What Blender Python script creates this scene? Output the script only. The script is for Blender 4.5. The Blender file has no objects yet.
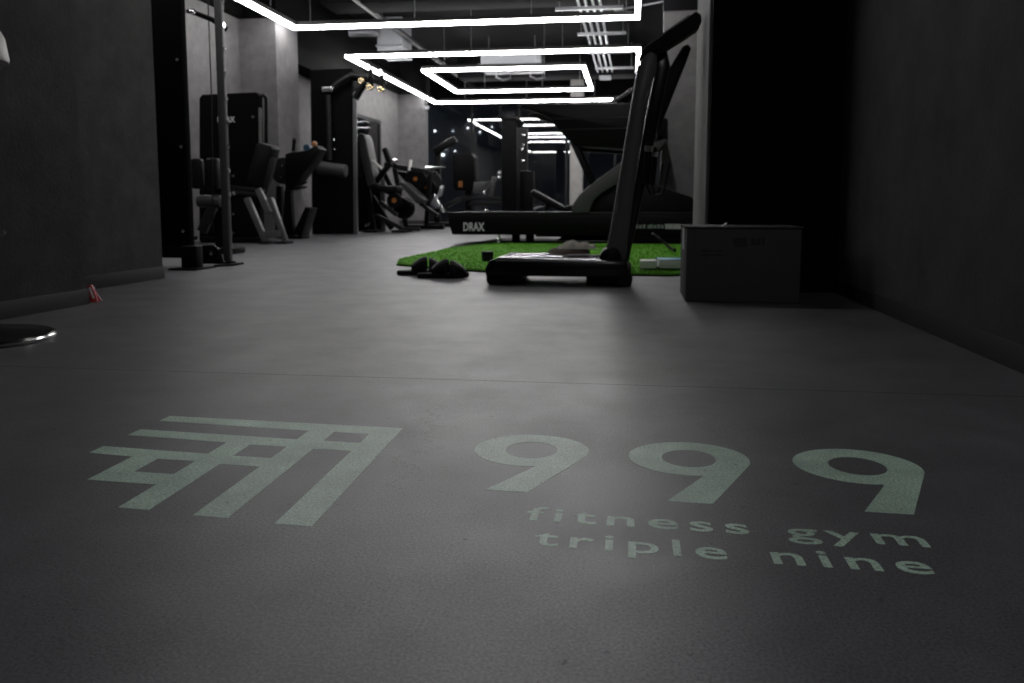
import bpy, bmesh, math, random
from mathutils import Vector, Matrix, noise

random.seed(7)
S = bpy.context.scene
COL = S.collection

# ------------------------------------------------------------------ camera
CAM_Z = 0.38
F_PX = 836.0
TILT = math.atan2(90.0, F_PX)     # lens shifted down a little: the upright lines stay nearly parallel
SHIFT_PX = 46.0
YAW = math.atan2(120.0 * math.cos(TILT), F_PX)
cd = bpy.data.cameras.new('camera')
cam = bpy.data.objects.new('camera', cd)
COL.objects.link(cam)
cam.location = (0, 0, CAM_Z)
cam.rotation_euler = (math.pi / 2 - TILT, 0, YAW)
cd.sensor_width = 22.3
cd.lens = F_PX / 1024 * 22.3
cd.shift_y = -SHIFT_PX / 1024
cd.clip_start = 0.02
cd.clip_end = 200
cd.dof.use_dof = True
cd.dof.focus_distance = 1.25
cd.dof.aperture_fstop = 5.4
S.camera = cam

# ------------------------------------------------------------------ world, exposure, light
w = bpy.data.worlds.new('night_sky')
S.world = w
w.use_nodes = True
w.node_tree.nodes['Background'].inputs[0].default_value = (0.38, 0.42, 0.48, 1)
w.node_tree.nodes['Background'].inputs[1].default_value = 0.05
S.view_settings.view_transform = 'Standard'
S.view_settings.look = 'None'
S.view_settings.exposure = 0.0
S.view_settings.gamma = 1.0
S.view_settings.use_curve_mapping = False
STRIP = 29.0          # radiance of the LED strip diffusers
# added unseen fill behind the camera, lifts the foreground floor, walls and logo
ld = bpy.data.lights.new('added_fill_light', 'AREA')
ld.shape = 'RECTANGLE'
ld.size = 1.2
ld.size_y = 0.5
ld.energy = 32.0
ld.color = (0.97, 0.97, 1.0)
lo = bpy.data.objects.new('added_fill_light', ld)
COL.objects.link(lo)
lo.location = (0.4, -1.6, 3.0)
lo.rotation_euler = (math.radians(15), 0, 0)

# ------------------------------------------------------------------ measuring helper
_F0 = Vector((-math.sin(YAW), math.cos(YAW), 0))
_R = Vector((math.cos(YAW), math.sin(YAW), 0))
_Z = Vector((0, 0, 1))
_F = _F0 * math.cos(TILT) - _Z * math.sin(TILT)
_U = _F0 * math.sin(TILT) + _Z * math.cos(TILT)


def at(px, py, Y):
    """Measured photo position -> (X, Z) on the upright plane at depth Y."""
    r = _F + _R * ((px - 512) / F_PX) - _U * ((py - 341.5 + SHIFT_PX) / F_PX)
    s = Y / r.y
    return (r.x * s, CAM_Z + r.z * s)


def ats(pts, Y):
    return [at(p[0], p[1], Y) for p in pts]


# ------------------------------------------------------------------ materials
def mat(name, col, rough=0.5, metal=0.0, spec=0.5, noise_amt=0.0, noise_scale=8.0, bump=0.0, bump_scale=60.0,
        rough_var=0.0, coat=0.0):
    m = bpy.data.materials.new(name)
    m.use_nodes = True
    nt = m.node_tree
    b = nt.nodes['Principled BSDF']
    b.inputs['Base Color'].default_value = (*col, 1)
    b.inputs['Roughness'].default_value = rough
    b.inputs['Metallic'].default_value = metal
    b.inputs['Specular IOR Level'].default_value = spec
    b.inputs['Coat Weight'].default_value = coat
    tc = nt.nodes.new('ShaderNodeTexCoord')
    if noise_amt:
        n = nt.nodes.new('ShaderNodeTexNoise')
        n.inputs['Scale'].default_value = noise_scale
        n.inputs['Detail'].default_value = 8
        n.inputs['Roughness'].default_value = 0.65
        nt.links.new(tc.outputs['Object'], n.inputs['Vector'])
        r = nt.nodes.new('ShaderNodeMapRange')
        r.inputs[1].default_value = 0.3
        r.inputs[2].default_value = 0.7
        r.inputs[3].default_value = 1 - noise_amt
        r.inputs[4].default_value = 1 + noise_amt
        nt.links.new(n.outputs['Fac'], r.inputs[0])
        mx = nt.nodes.new('ShaderNodeVectorMath')
        mx.operation = 'SCALE'
        mx.inputs[0].default_value = col
        nt.links.new(r.outputs[0], mx.inputs['Scale'])
        nt.links.new(mx.outputs[0], b.inputs['Base Color'])
        if rough_var:
            rr = nt.nodes.new('ShaderNodeMapRange')
            rr.inputs[1].default_value = 0.3
            rr.inputs[2].default_value = 0.7
            rr.inputs[3].default_value = rough - rough_var
            rr.inputs[4].default_value = rough + rough_var
            nt.links.new(n.outputs['Fac'], rr.inputs[0])
            nt.links.new(rr.outputs[0], b.inputs['Roughness'])
    if bump:
        n2 = nt.nodes.new('ShaderNodeTexNoise')
        n2.inputs['Scale'].default_value = bump_scale
        n2.inputs['Detail'].default_value = 5
        nt.links.new(tc.outputs['Object'], n2.inputs['Vector'])
        bp = nt.nodes.new('ShaderNodeBump')
        bp.inputs['Strength'].default_value = bump
        bp.inputs['Distance'].default_value = 0.01
        nt.links.new(n2.outputs['Fac'], bp.inputs['Height'])
        nt.links.new(bp.outputs[0], b.inputs['Normal'])
    return m


def floor_like(name, colour):
    """Polished dark screed: cloudy base, fine grain, one dry joint and a hairline crack."""
    m = bpy.data.materials.new(name)
    m.use_nodes = True
    nt = m.node_tree
    L = nt.links.new
    b = nt.nodes['Principled BSDF']
    tc = nt.nodes.new('ShaderNodeTexCoord')

    def tex(scale, detail=6, rough=0.6):
        n = nt.nodes.new('ShaderNodeTexNoise')
        n.inputs['Scale'].default_value = scale
        n.inputs['Detail'].default_value = detail
        n.inputs['Roughness'].default_value = rough
        L(tc.outputs['Object'], n.inputs['Vector'])
        return n

    def rng(src, a, bb, c, d):
        r = nt.nodes.new('ShaderNodeMapRange')
        for i, v in enumerate((a, bb, c, d)):
            r.inputs[i + 1].default_value = v
        L(src, r.inputs[0])
        return r.outputs[0]

    def mth(op, a, bb=None):
        n = nt.nodes.new('ShaderNodeMath')
        n.operation = op
        for i, v in enumerate((a, bb)):
            if v is None:
                continue
            if isinstance(v, (int, float)):
                n.inputs[i].default_value = v
            else:
                L(v, n.inputs[i])
        return n.outputs[0]
    cloud = rng(tex(2.2, 8, .7).outputs['Fac'], .3, .7, .70, 1.3)
    blot = rng(tex(9, 8, .7).outputs['Fac'], .3, .7, .86, 1.14)
    grain = rng(tex(300, 4, .8).outputs['Fac'], .3, .7, .40, 1.60)
    f = mth('MULTIPLY', mth('MULTIPLY', cloud, blot), grain)
    sep = nt.nodes.new('ShaderNodeSeparateXYZ')
    L(tc.outputs['Object'], sep.inputs[0])
    joint = mth('LESS_THAN', mth('ABSOLUTE', mth('SUBTRACT', sep.outputs['Y'], 1.768)), .0022)
    wob = rng(tex(14, 6, .75).outputs['Fac'], 0, 1, -.16, .16)
    cx = mth('ADD', mth('ADD', mth('MULTIPLY', mth('SUBTRACT', sep.outputs['Y'], 1.25), -.12), -.33), wob)
    crack = mth('LESS_THAN', mth('ABSOLUTE', mth('SUBTRACT', sep.outputs['X'], cx)), .0022)
    inside = mth('LESS_THAN', mth('ABSOLUTE', mth('SUBTRACT', sep.outputs['Y'], 1.30)), .24)
    crack = mth('MULTIPLY', mth('MULTIPLY', crack, inside), .75)
    fleck = mth('MULTIPLY', mth('GREATER_THAN', tex(46, 3, .6).outputs['Fac'], .705), .55)
    dark = mth('SUBTRACT', 1.0, mth('MULTIPLY', mth('MAXIMUM', mth('MAXIMUM', joint, fleck), crack), .8))
    f = mth('MULTIPLY', f, dark)
    sc = nt.nodes.new('ShaderNodeVectorMath')
    sc.operation = 'SCALE'
    sc.inputs[0].default_value = colour
    L(f, sc.inputs['Scale'])
    L(sc.outputs[0], b.inputs['Base Color'])
    L(rng(tex(5, 8, .7).outputs['Fac'], .3, .7, .39, .50), b.inputs['Roughness'])
    L(mth('MULTIPLY', mth('MULTIPLY', dark, .72), grain), b.inputs['Specular IOR Level'])
    bp = nt.nodes.new('ShaderNodeBump')
    bp.inputs['Strength'].default_value = .12
    bp.inputs['Distance'].default_value = .002
    L(tex(260, 4, .6).outputs['Fac'], bp.inputs['Height'])
    L(bp.outputs[0], b.inputs['Normal'])
    return m


def emit(name, col, strength):
    m = bpy.data.materials.new(name)
    m.use_nodes = True
    nt = m.node_tree
    nt.nodes.remove(nt.nodes['Principled BSDF'])
    e = nt.nodes.new('ShaderNodeEmission')
    e.inputs[0].default_value = (*col, 1)
    e.inputs[1].default_value = strength
    nt.links.new(e.outputs[0], nt.nodes['Material Output'].inputs[0])
    return m


def glass_mat(name):
    m = bpy.data.materials.new(name)
    m.use_nodes = True
    nt = m.node_tree
    nt.nodes.remove(nt.nodes['Principled BSDF'])
    fr = nt.nodes.new('ShaderNodeFresnel')
    fr.inputs[0].default_value = 1.9
    tr = nt.nodes.new('ShaderNodeBsdfTransparent')
    tr.inputs[0].default_value = (.66, .68, .70, 1)
    gl = nt.nodes.new('ShaderNodeBsdfGlossy')
    gl.inputs['Roughness'].default_value = .01
    mx = nt.nodes.new('ShaderNodeMixShader')
    nt.links.new(fr.outputs[0], mx.inputs[0])
    nt.links.new(tr.outputs[0], mx.inputs[1])
    nt.links.new(gl.outputs[0], mx.inputs[2])
    nt.links.new(mx.outputs[0], nt.nodes['Material Output'].inputs[0])
    return m


M = dict(
    floor=floor_like('dark_screed', (.080, .079, .086)),
    logo_light=floor_like('painted_logo_light', (.38, .52, .42)),  # light of the projected logo, put into the base colour
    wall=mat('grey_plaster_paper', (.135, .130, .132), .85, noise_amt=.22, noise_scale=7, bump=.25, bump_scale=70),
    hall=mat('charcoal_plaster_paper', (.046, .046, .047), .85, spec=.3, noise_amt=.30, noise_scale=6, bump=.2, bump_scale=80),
    base=mat('charcoal_skirting', (.036, .036, .036), .55, spec=.2),
    blackwall=mat('black_paint', (.004, .004, .004), .8, spec=.03),
    ceil=mat('black_ceiling_paint', (.009, .009, .010), .85, spec=.06, noise_amt=.3, noise_scale=2),
    pale=mat('pale_concrete', (.30, .29, .28), .8, noise_amt=.15, noise_scale=6),
    black=mat('black_powder_coat', (.0025, .0025, .0028), .45, spec=.11, noise_amt=.15, noise_scale=30),
    shell=mat('graphite_shell', (.085, .085, .088), .4, spec=.3),
    arch=mat('dark_arch_cover', (.045, .045, .047), .45, spec=.25),
    gloss=mat('black_gloss_plastic', (.005, .005, .0055), .22, spec=.3),
    rubber=mat('black_rubber', (.007, .007, .007), .75, spec=.2, bump=.2, bump_scale=200),
    vinyl=mat('charcoal_vinyl', (.0045, .0045, .005), .5, spec=.12, bump=.1, bump_scale=150),
    greyvinyl=mat('grey_vinyl', (.034, .033, .034), .5, spec=.3, bump=.1, bump_scale=150),
    steel=mat('grey_painted_steel', (.075, .075, .078), .4, spec=.35, noise_amt=.08, noise_scale=20),
    dsteel=mat('dark_grey_steel', (.011, .011, .012), .4, spec=.22, noise_amt=.1, noise_scale=20),
    chrome=mat('chrome', (.75, .75, .76), .12, 1.0),
    brass=mat('brushed_brass', (.75, .58, .32), .25, 1.0),
    galv=mat('galvanised_steel', (.50, .51, .53), .38, .9, noise_amt=.12, noise_scale=25),
    foil=mat('crinkled_foil', (.6, .6, .62), .3, 1.0, bump=1.0, bump_scale=40),
    white=mat('white_paint', (.42, .43, .46), .6),
    strip=emit('led_diffuser', (1.0, .985, .98), STRIP),
    channel=mat('black_aluminium', (.02, .02, .02), .4),
    turf=mat('green_turf', (.12, .38, .016), .9, noise_amt=.35, noise_scale=90, bump=1.0, bump_scale=300),
    card=mat('grey_carton', (.036, .036, .036), .8, noise_amt=.08, noise_scale=12),
    ink=mat('black_ink', (.012, .012, .012), .7),
    paper=mat('white_paper', (.62, .62, .60), .8, noise_amt=.08, noise_scale=120),
    blue=mat('blue_cover', (.10, .28, .42), .4),
    brown=mat('brown_cloth', (.055, .036, .028), .9, bump=.6, bump_scale=160),
    cream=mat('cream_cloth', (.30, .28, .245), .9, bump=.6, bump_scale=160),
    logo=mat('pale_grey_lettering', (.50, .50, .50), .5),
    faint=mat('grey_green_lettering', (.16, .19, .17), .6),
    orange=mat('orange_plastic', (.26, .09, .015), .4),
    bluep=mat('blue_plastic', (.015, .05, .09), .4),
    red=mat('red_plastic', (.55, .04, .04), .3),
    whitep=mat('white_plastic', (.86, .83, .80), .25, spec=.8),
    leather=mat('pale_grey_leatherette', (.62, .60, .58), .45, bump=.1, bump_scale=120),
    screen=mat('dark_screen', (.03, .035, .04), .08),
    glass=glass_mat('night_window_glass'),
    mull=mat('dark_window_frame', (.010, .011, .013), .5, spec=.25),
    facade=mat('dark_facade', (.22, .25, .30), .8, noise_amt=.2, noise_scale=1),
    litwin=emit('lit_window', (1.0, .99, .97), 7.0),
    warmwin=emit('lit_window_cool', (.85, .90, 1.0), 4.0),
)


# ------------------------------------------------------------------ mesh helpers
def box(bm, x0, x1, y0, y1, z0, z1, bev=0.0, seg=2):
    vs = [bm.verts.new(p) for p in ((x0, y0, z0), (x1, y0, z0), (x1, y1, z0), (x0, y1, z0),
                                    (x0, y0, z1), (x1, y0, z1), (x1, y1, z1), (x0, y1, z1))]
    fs = [bm.faces.new([vs[i] for i in q]) for q in
          ((0, 3, 2, 1), (4, 5, 6, 7), (0, 1, 5, 4), (1, 2, 6, 5), (2, 3, 7, 6), (3, 0, 4, 7))]
    if bev:
        es = list({e for f in fs for e in f.edges})
        bmesh.ops.bevel(bm, geom=es, offset=bev, segments=seg, profile=.5, affect='EDGES')
    return bm


def prism(bm, pts, a0, a1, axis='y', bev=0.0):
    """Polygon pts extruded along an axis. axis y: pts are (x,z); z: (x,y); x: (y,z)."""
    def mk(p, a):
        return {'y': (p[0], a, p[1]), 'z': (p[0], p[1], a), 'x': (a, p[0], p[1])}[axis]
    A = [bm.verts.new(mk(p, a0)) for p in pts]
    B = [bm.verts.new(mk(p, a1)) for p in pts]
    n = len(pts)
    fs = [bm.faces.new(A), bm.faces.new(B[::-1])]
    for i in range(n):
        j = (i + 1) % n
        fs.append(bm.faces.new((A[j], A[i], B[i], B[j])))
    bmesh.ops.recalc_face_normals(bm, faces=fs)
    if bev:
        es = list(set(fs[0].edges) | set(fs[1].edges))
        bmesh.ops.bevel(bm, geom=es, offset=bev, segments=2, profile=.5, affect='EDGES')
    return bm


def tube(bm, pts, r, seg=10, caps=True):
    pts = [Vector(p) for p in pts]
    rings = []
    n = len(pts)
    rs = r if isinstance(r, (list, tuple)) else [r] * n
    for i, p in enumerate(pts):
        d = (pts[min(i + 1, n - 1)] - pts[max(i - 1, 0)]).normalized()
        a = Vector((0, 0, 1)) if abs(d.z) < .9 else Vector((1, 0, 0))
        u = d.cross(a).normalized()
        v = d.cross(u).normalized()
        rings.append([bm.verts.new(p + (u * math.cos(t) + v * math.sin(t)) * rs[i])
                      for t in [2 * math.pi * k / seg for k in range(seg)]])
    fs = []
    for i in range(n - 1):
        for k in range(seg):
            l = (k + 1) % seg
            fs.append(bm.faces.new((rings[i][k], rings[i][l], rings[i + 1][l], rings[i + 1][k])))
    if caps:
        fs.append(bm.faces.new(rings[0][::-1]))
        fs.append(bm.faces.new(rings[-1]))
    bmesh.ops.recalc_face_normals(bm, faces=fs)
    return bm


def beam(bm, p0, p1, w_, d_, bev=0.004):
    """Rectangular bar from p0 to p1; w_ is across in the xz plane, d_ along y."""
    p0, p1 = Vector(p0), Vector(p1)
    d = (p1 - p0).normalized()
    a = Vector((0, 1, 0)) if abs(d.y) < .9 else Vector((1, 0, 0))
    u = d.cross(a).normalized()
    v = d.cross(u).normalized()
    q = []
    for p in (p0, p1):
        q.append([bm.verts.new(p + u * (w_ / 2 * s) + v * (d_ / 2 * t)) for s, t in ((-1, -1), (1, -1), (1, 1), (-1, 1))])
    fs = [bm.faces.new(q[0]), bm.faces.new(q[1][::-1])]
    for i in range(4):
        j = (i + 1) % 4
        fs.append(bm.faces.new((q[0][j], q[0][i], q[1][i], q[1][j])))
    bmesh.ops.recalc_face_normals(bm, faces=fs)
    if bev:
        es = list({e for f in fs for e in f.edges})
        bmesh.ops.bevel(bm, geom=es, offset=bev, segments=2, profile=.5, affect='EDGES')
    return bm


def lathe(bm, prof, c, seg=32, axis='z'):
    """prof: list of (r, h)."""
    rings = []
    for r, hh in prof:
        ring = []
        for k in range(seg):
            t = 2 * math.pi * k / seg
            if axis == 'z':
                p = (c[0] + r * math.cos(t), c[1] + r * math.sin(t), c[2] + hh)
            elif axis == 'y':
                p = (c[0] + r * math.cos(t), c[1] + hh, c[2] + r * math.sin(t))
            else:
                p = (c[0] + hh, c[1] + r * math.cos(t), c[2] + r * math.sin(t))
            ring.append(bm.verts.new(p))
        rings.append(ring)
    fs = []
    for i in range(len(rings) - 1):
        for k in range(seg):
            l = (k + 1) % seg
            fs.append(bm.faces.new((rings[i][k], rings[i][l], rings[i + 1][l], rings[i + 1][k])))
    fs.append(bm.faces.new(rings[0][::-1]))
    fs.append(bm.faces.new(rings[-1]))
    bmesh.ops.recalc_face_normals(bm, faces=fs)
    return bm


def pad(bm, p0, p1, th, y0, y1, rad=None):
    """Upholstered pad: thick rounded board whose centre line runs p0->p1 in the xz plane."""
    a, b = Vector((p0[0], 0, p0[1])), Vector((p1[0], 0, p1[1]))
    c = (a + b) / 2
    beam(bm, (a.x, (y0 + y1) / 2, a.z), (b.x, (y0 + y1) / 2, b.z), th, abs(y1 - y0), bev=rad or th * .35)
    return bm


def poly_curve(outlines, height):
    """Flat filled shape with holes, given a thin thickness; returned as a mesh."""
    cu = bpy.data.curves.new('outline', 'CURVE')
    cu.dimensions = '2D'
    cu.fill_mode = 'BOTH'
    cu.extrude = height / 2
    for o in outlines:
        s = cu.splines.new('POLY')
        s.points.add(len(o) - 1)
        for i, p in enumerate(o):
            s.points[i].co = (p[0], p[1], 0, 1)
        s.use_cyclic_u = True
    return curve_to_mesh(cu)


def text_curve(body, height, spacing=1.0, offset=0.0):
    cu = bpy.data.curves.new('lettering', 'FONT')
    cu.body = body
    cu.extrude = height / 2
    cu.space_character = spacing
    cu.offset = offset
    cu.resolution_u = 4
    return curve_to_mesh(cu)


def curve_to_mesh(cu):
    o = bpy.data.objects.new('temporary', cu)
    COL.objects.link(o)
    dg = bpy.context.evaluated_depsgraph_get()
    me = bpy.data.meshes.new_from_object(o.evaluated_get(dg))
    bm = bmesh.new()
    bm.from_mesh(me)
    bpy.data.objects.remove(o)
    bpy.data.curves.remove(cu)
    bpy.data.meshes.remove(me)
    return bm


def fit(bm, x0, x1, y0, y1):
    """Scale a flat lettering mesh to an exact box in x and y."""
    xs = [v.co.x for v in bm.verts]
    ys = [v.co.y for v in bm.verts]
    a, b, c, d = min(xs), max(xs), min(ys), max(ys)
    for v in bm.verts:
        v.co.x = x0 + (v.co.x - a) / (b - a) * (x1 - x0)
        v.co.y = y0 + (v.co.y - c) / (d - c) * (y1 - y0)
    return bm


def upright_text(body, x0, x1, z0, z1, y, th=.003):
    bm = fit(text_curve(body, .001, 1.0, .028), x0, x1, z0, z1)
    for v in bm.verts:
        v.co = Vector((v.co.x, y + (v.co.z * th / .001), v.co.y))
    bmesh.ops.recalc_face_normals(bm, faces=bm.faces)
    return bm


def link(name, bm, m, loc=(0, 0, 0), parent=None, smooth=True):
    loc = Vector(loc)
    for v in bm.verts:
        v.co -= loc
    me = bpy.data.meshes.new(name)
    bm.to_mesh(me)
    bm.free()
    me.materials.append(M[m] if isinstance(m, str) else m)
    if smooth:
        for p in me.polygons:
            p.use_smooth = True
        me.set_sharp_from_angle(angle=math.radians(32))
    o = bpy.data.objects.new(name, me)
    COL.objects.link(o)
    if parent:
        o.parent = parent
    else:
        o.location = loc
    return o


class Thing:
    """An Empty at the base of a thing; part() hangs one mesh under it (or under a part)."""
    def __init__(self, name, label, cat, loc, group=None):
        self.loc = Vector(loc)
        o = bpy.data.objects.new(name, None)
        o.empty_display_size = .1
        COL.objects.link(o)
        o.location = loc
        o['label'] = label
        o['category'] = cat
        if group:
            o['group'] = group
        self.o = o

    def part(self, name, bm, m, parent=None, label=None):
        o = link(name, bm, m, self.loc, parent or self.o, smooth=m != 'logo_light')
        if label:
            o['label'] = label
        return o


def single(name, bm, m, label, cat, loc=(0, 0, 0), group=None):
    o = link(name, bm, m, loc)
    o['label'] = label
    o['category'] = cat
    if group:
        o['group'] = group
    return o


def struct(name, bm, m, parent=None):
    o = link(name, bm, m, parent=parent)
    if not parent:
        o['kind'] = 'structure'
    return o


def N():
    return bmesh.new()


def copy_tree(o, parent=None):
    c = o.copy()
    COL.objects.link(c)
    c.parent = parent
    for ch in list(o.children):
        copy_tree(ch, c)
    return c


# ------------------------------------------------------------------ setting
TOP = 2.59      # where the grey wall covering stops and the black ceiling zone starts
CEIL = 3.3
struct('floor', box(N(), -6, 3, -3.2, 20.2, -.2, 0), 'floor')
struct('ceiling', box(N(), -6, 3, -3.2, 20.2, CEIL, CEIL + .2), 'ceil')
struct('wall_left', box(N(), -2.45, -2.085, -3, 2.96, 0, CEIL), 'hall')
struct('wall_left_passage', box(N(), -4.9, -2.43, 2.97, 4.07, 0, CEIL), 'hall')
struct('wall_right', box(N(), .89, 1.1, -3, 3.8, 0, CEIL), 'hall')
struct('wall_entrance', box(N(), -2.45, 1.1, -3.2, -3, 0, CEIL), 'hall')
struct('wall_right_partition', box(N(), .335, 1.9, 3.8, 3.86, 0, CEIL), 'blackwall')
struct('wall_right_return', box(N(), .325, 1.9, 3.86, 4.6, 0, CEIL), 'wall')
bm = N()
box(bm, -4.9, -4.68, 4.07, 13.0, 0, TOP)
box(bm, -4.73, -4.68, 13.0, 13.5, 0, TOP)
box(bm, -4.73, -4.68, 15.42, 16.6, 0, TOP)
box(bm, -4.73, -4.68, 13.5, 15.42, 0, .5)
box(bm, -4.73, -4.68, 13.5, 15.42, 1.95, TOP)
struct('wall_left_gym', bm, 'wall')
struct('trim_1', box(N(), -4.9, -4.62, 4.07, 16.58, TOP, CEIL), 'blackwall')
struct('wall_left_pier', box(N(), -4.68, -4.22, 9.7, 10.36, 0, TOP), 'wall')
struct('trim_2', box(N(), -4.68, -4.2, 9.68, 10.38, TOP, CEIL), 'blackwall')
struct('wall_back_pier', box(N(), -5.2, -4.13, 16.6, 16.85, 0, TOP), 'wall')
struct('trim_3', box(N(), -4.62, -4.1, 16.58, 16.9, TOP, CEIL), 'ceil')
struct('wall_right_gym', box(N(), 1.6, 1.8, 4.6, 19.6, 0, CEIL), 'wall')
struct('wall_right_pier', box(N(), .296, 1.6, 9.0, 9.12, 0, 2.37), 'wall')
struct('trim_4', box(N(), .29, 1.6, 8.99, 9.13, 2.37, CEIL), 'ceil')
struct('wall_back_column', box(N(), -1.34, -1.06, 18.2, 18.5, 0, CEIL, .02), 'pale')
struct('wall_back', box(N(), -6, 1.6, 19.3, 19.5, 2.75, CEIL), 'blackwall')
struct('wall_left_far', box(N(), -6.1, -5.9, 16.85, 19.5, 0, CEIL), 'blackwall')
struct('trim_5', box(N(), -4.68, -4.35, 10.38, 13.4, 2.22, CEIL), 'blackwall')

# skirting boards
struct('baseboard_left', box(N(), -2.085, -2.080, -3, 2.962, 0, .060, .001), 'base')
struct('baseboard_left_passage', box(N(), -2.43, -2.425, 2.97, 4.075, 0, .063, .001), 'base')
struct('baseboard_right', box(N(), .884, .89, -3, 3.8, 0, .063, .001), 'base')
struct('baseboard_back', box(N(), -4.68, -4.13, 16.585, 16.6, 0, .08), 'base')

# back window wall: panes and mullions
struct('window_1', box(N(), -5.9, 1.6, 19.35, 19.365, .06, 2.75), 'glass')
bm = N()
for x in (-5.87, -4.9, -3.70, -2.6, -1.5, -.4, .7, 1.57):
    box(bm, x - .025, x + .025, 19.32, 19.42, 0, 2.75)
for z in (.03, 2.72):
    box(bm, -5.9, 1.6, 19.32, 19.42, z - .03, z + .03)
struct('window_1_frame', bm, 'mull')
# side window in the left wall
x0 = -4.68
bm = N()
box(bm, x0 - .035, x0 - .03, 13.5, 15.42, .5, 1.95)
struct('window_2', bm, 'glass')
bm = N()
for y in (13.53, 15.39):
    box(bm, x0 - .05, x0 - .005, y - .03, y + .03, .5, 1.95)
for z in (.53, 1.92):
    box(bm, x0 - .05, x0 - .005, 13.5, 15.42, z - .03, z + .03)
struct('window_2_frame', bm, 'mull')

# ------------------------------------------------------------------ LED strip frames on the ceiling
def light_frame(label, x0, x1, y0, y1, z, wires, wd=.05):
    t = Thing('ceiling_light_frame', label, 'ceiling light', ((x0 + x1) / 2, (y0 + y1) / 2, z + .12),
              'LED strip frames hung under the ceiling')
    h2 = wd / 2
    z += .03
    ch, df = N(), N()
    for bm_, a, b in ((ch, z + .022, z + .07), (df, z - .018, z + .022)):
        e = .004 if bm_ is ch else 0
        ox = [(x0 - h2 - e, y0 - h2 - e), (x1 + h2 + e, y0 - h2 - e), (x1 + h2 + e, y1 + h2 + e), (x0 - h2 - e, y1 + h2 + e)]
        ix = [(x0 + h2 + e, y0 + h2 + e), (x1 - h2 - e, y0 + h2 + e), (x1 - h2 - e, y1 - h2 - e), (x0 + h2 + e, y1 - h2 - e)]
        V = [[bm_.verts.new((*p, zz)) for p in pl] for zz in (a, b) for pl in (ox, ix)]
        fs = []
        for i in range(4):
            j = (i + 1) % 4
            fs += [bm_.faces.new((V[0][i], V[0][j], V[1][j], V[1][i])), bm_.faces.new((V[2][i], V[2][j], V[3][j], V[3][i])),
                   bm_.faces.new((V[0][i], V[0][j], V[2][j], V[2][i])), bm_.faces.new((V[1][i], V[1][j], V[3][j], V[3][i]))]
        bmesh.ops.recalc_face_normals(bm_, faces=fs)
    t.part('channel', ch, 'channel')
    t.part('diffuser', df, 'strip', label='glowing white diffuser')
    for x, y in wires:
        t.part('hanger_wire', tube(N(), [(x, y, z + .08), (x, y, CEIL)], .004, 6), 'galv')


light_frame('large glowing rectangle of LED strip nearest the camera, cut off by the top of the photo',
            -4.1, .03, 4.55, 10.0, 2.5, [(-4.05, 9.2), (-3.9, 10), (-2.6, 10), (-1.2, 10), (-.1, 10)])
light_frame('large glowing rectangle of LED strip further back, surrounding a smaller one',
            -4.13, .06, 12.0, 17.55, 2.5, [(-3.6, 12), (-2.3, 12), (-1.0, 12), (-3.5, 17.55), (-2.2, 17.55), (-.8, 17.55)])
light_frame('small glowing rectangle of LED strip inside the larger far rectangle',
            -3.34, -.78, 13.38, 15.95, 2.5, [(-3.0, 13.38), (-1.4, 13.38), (-2.8, 15.95), (-1.7, 15.95), (-1.0, 15.95)])

# ------------------------------------------------------------------ ceiling services
for i, x in enumerate((-.70, -.61, -.52, -.43)):
    single('conduit_pipe', tube(N(), [(x, 4.8, 2.9), (x - .01, 9.0, 2.9), (x + .02, 16.4, 2.9)], .017, 8), 'galv',
           ['leftmost of four parallel silver conduits running along the dark ceiling',
            'second from left of four parallel silver conduits on the dark ceiling',
            'third from left of four parallel silver conduits on the dark ceiling',
            'rightmost of four parallel silver conduits running along the dark ceiling'][i], 'pipe', group='silver conduits under the ceiling')
LB = ['silver cross bar under the conduits, nearest the large front light frame', 'second silver cross bar carrying the conduits, just before the far light frame',
      'third silver cross bar carrying the conduits, seen inside the far light frame', 'furthest silver cross bar carrying the conduits, beside the white junction box']
for i, (y, xa, xb) in enumerate(((10.9, -1.0, -.15), (12.5, -.82, -.12), (14.0, -.75, -.05), (15.6, -.7, .0))):
    t = Thing('conduit_hanger', LB[i], 'pipe hanger', (-.5, y, 2.86), 'silver cross bars under the conduits')
    t.part('cross_bar', box(N(), xa, xb, y - .02, y + .02, 2.835, 2.875), 'galv')
    for x in (xa + .05, xb - .05):
        t.part('threaded_rod', tube(N(), [(x, y, 2.86), (x, y, CEIL)], .006, 6), 'galv')
single('junction_box', box(N(), -.66, -.44, 16.4, 16.7, 2.80, 2.98, .01), 'white',
       'small white junction box at the far end of the silver conduits', 'junction box')
single('conduit_pipe', tube(N(), [(-.25, 11.0, 2.84), (.5, 10.6, 2.86), (1.55, 10.2, 2.9)], .014, 8), 'galv',
       'thin silver pipe branching right from the conduits towards the wall', 'pipe')
single('conduit_pipe', tube(N(), [(-3.5, 5, 2.98), (-3.5, 18.6, 2.98)], .045, 10), 'dsteel',
       'grey pipe running along the ceiling left of the hanging duct', 'pipe')
single('conduit_pipe', tube(N(), [(-4.45, 10.4, 2.75), (-4.45, 18.6, 2.75)], .05, 10), 'dsteel',
       'dark grey pipe high along the left wall beyond the pier', 'pipe')
# hanging rectangular duct
x0, zt = at(377, 30, 13)
x1, zb = at(402, 54, 13)
t = Thing('ventilation_duct', 'pale grey rectangular duct hanging from the ceiling at left of the light frames', 'duct', ((x0 + x1) / 2, 13.2, zb))
t.part('duct_body', box(N(), x0, x1, 13, 13.6, zb, CEIL, .005), 'white')
t.part('flange', box(N(), x0 - .02, x1 + .02, 12.98, 13.62, zb + .12, zb + .15), 'galv')
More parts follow.
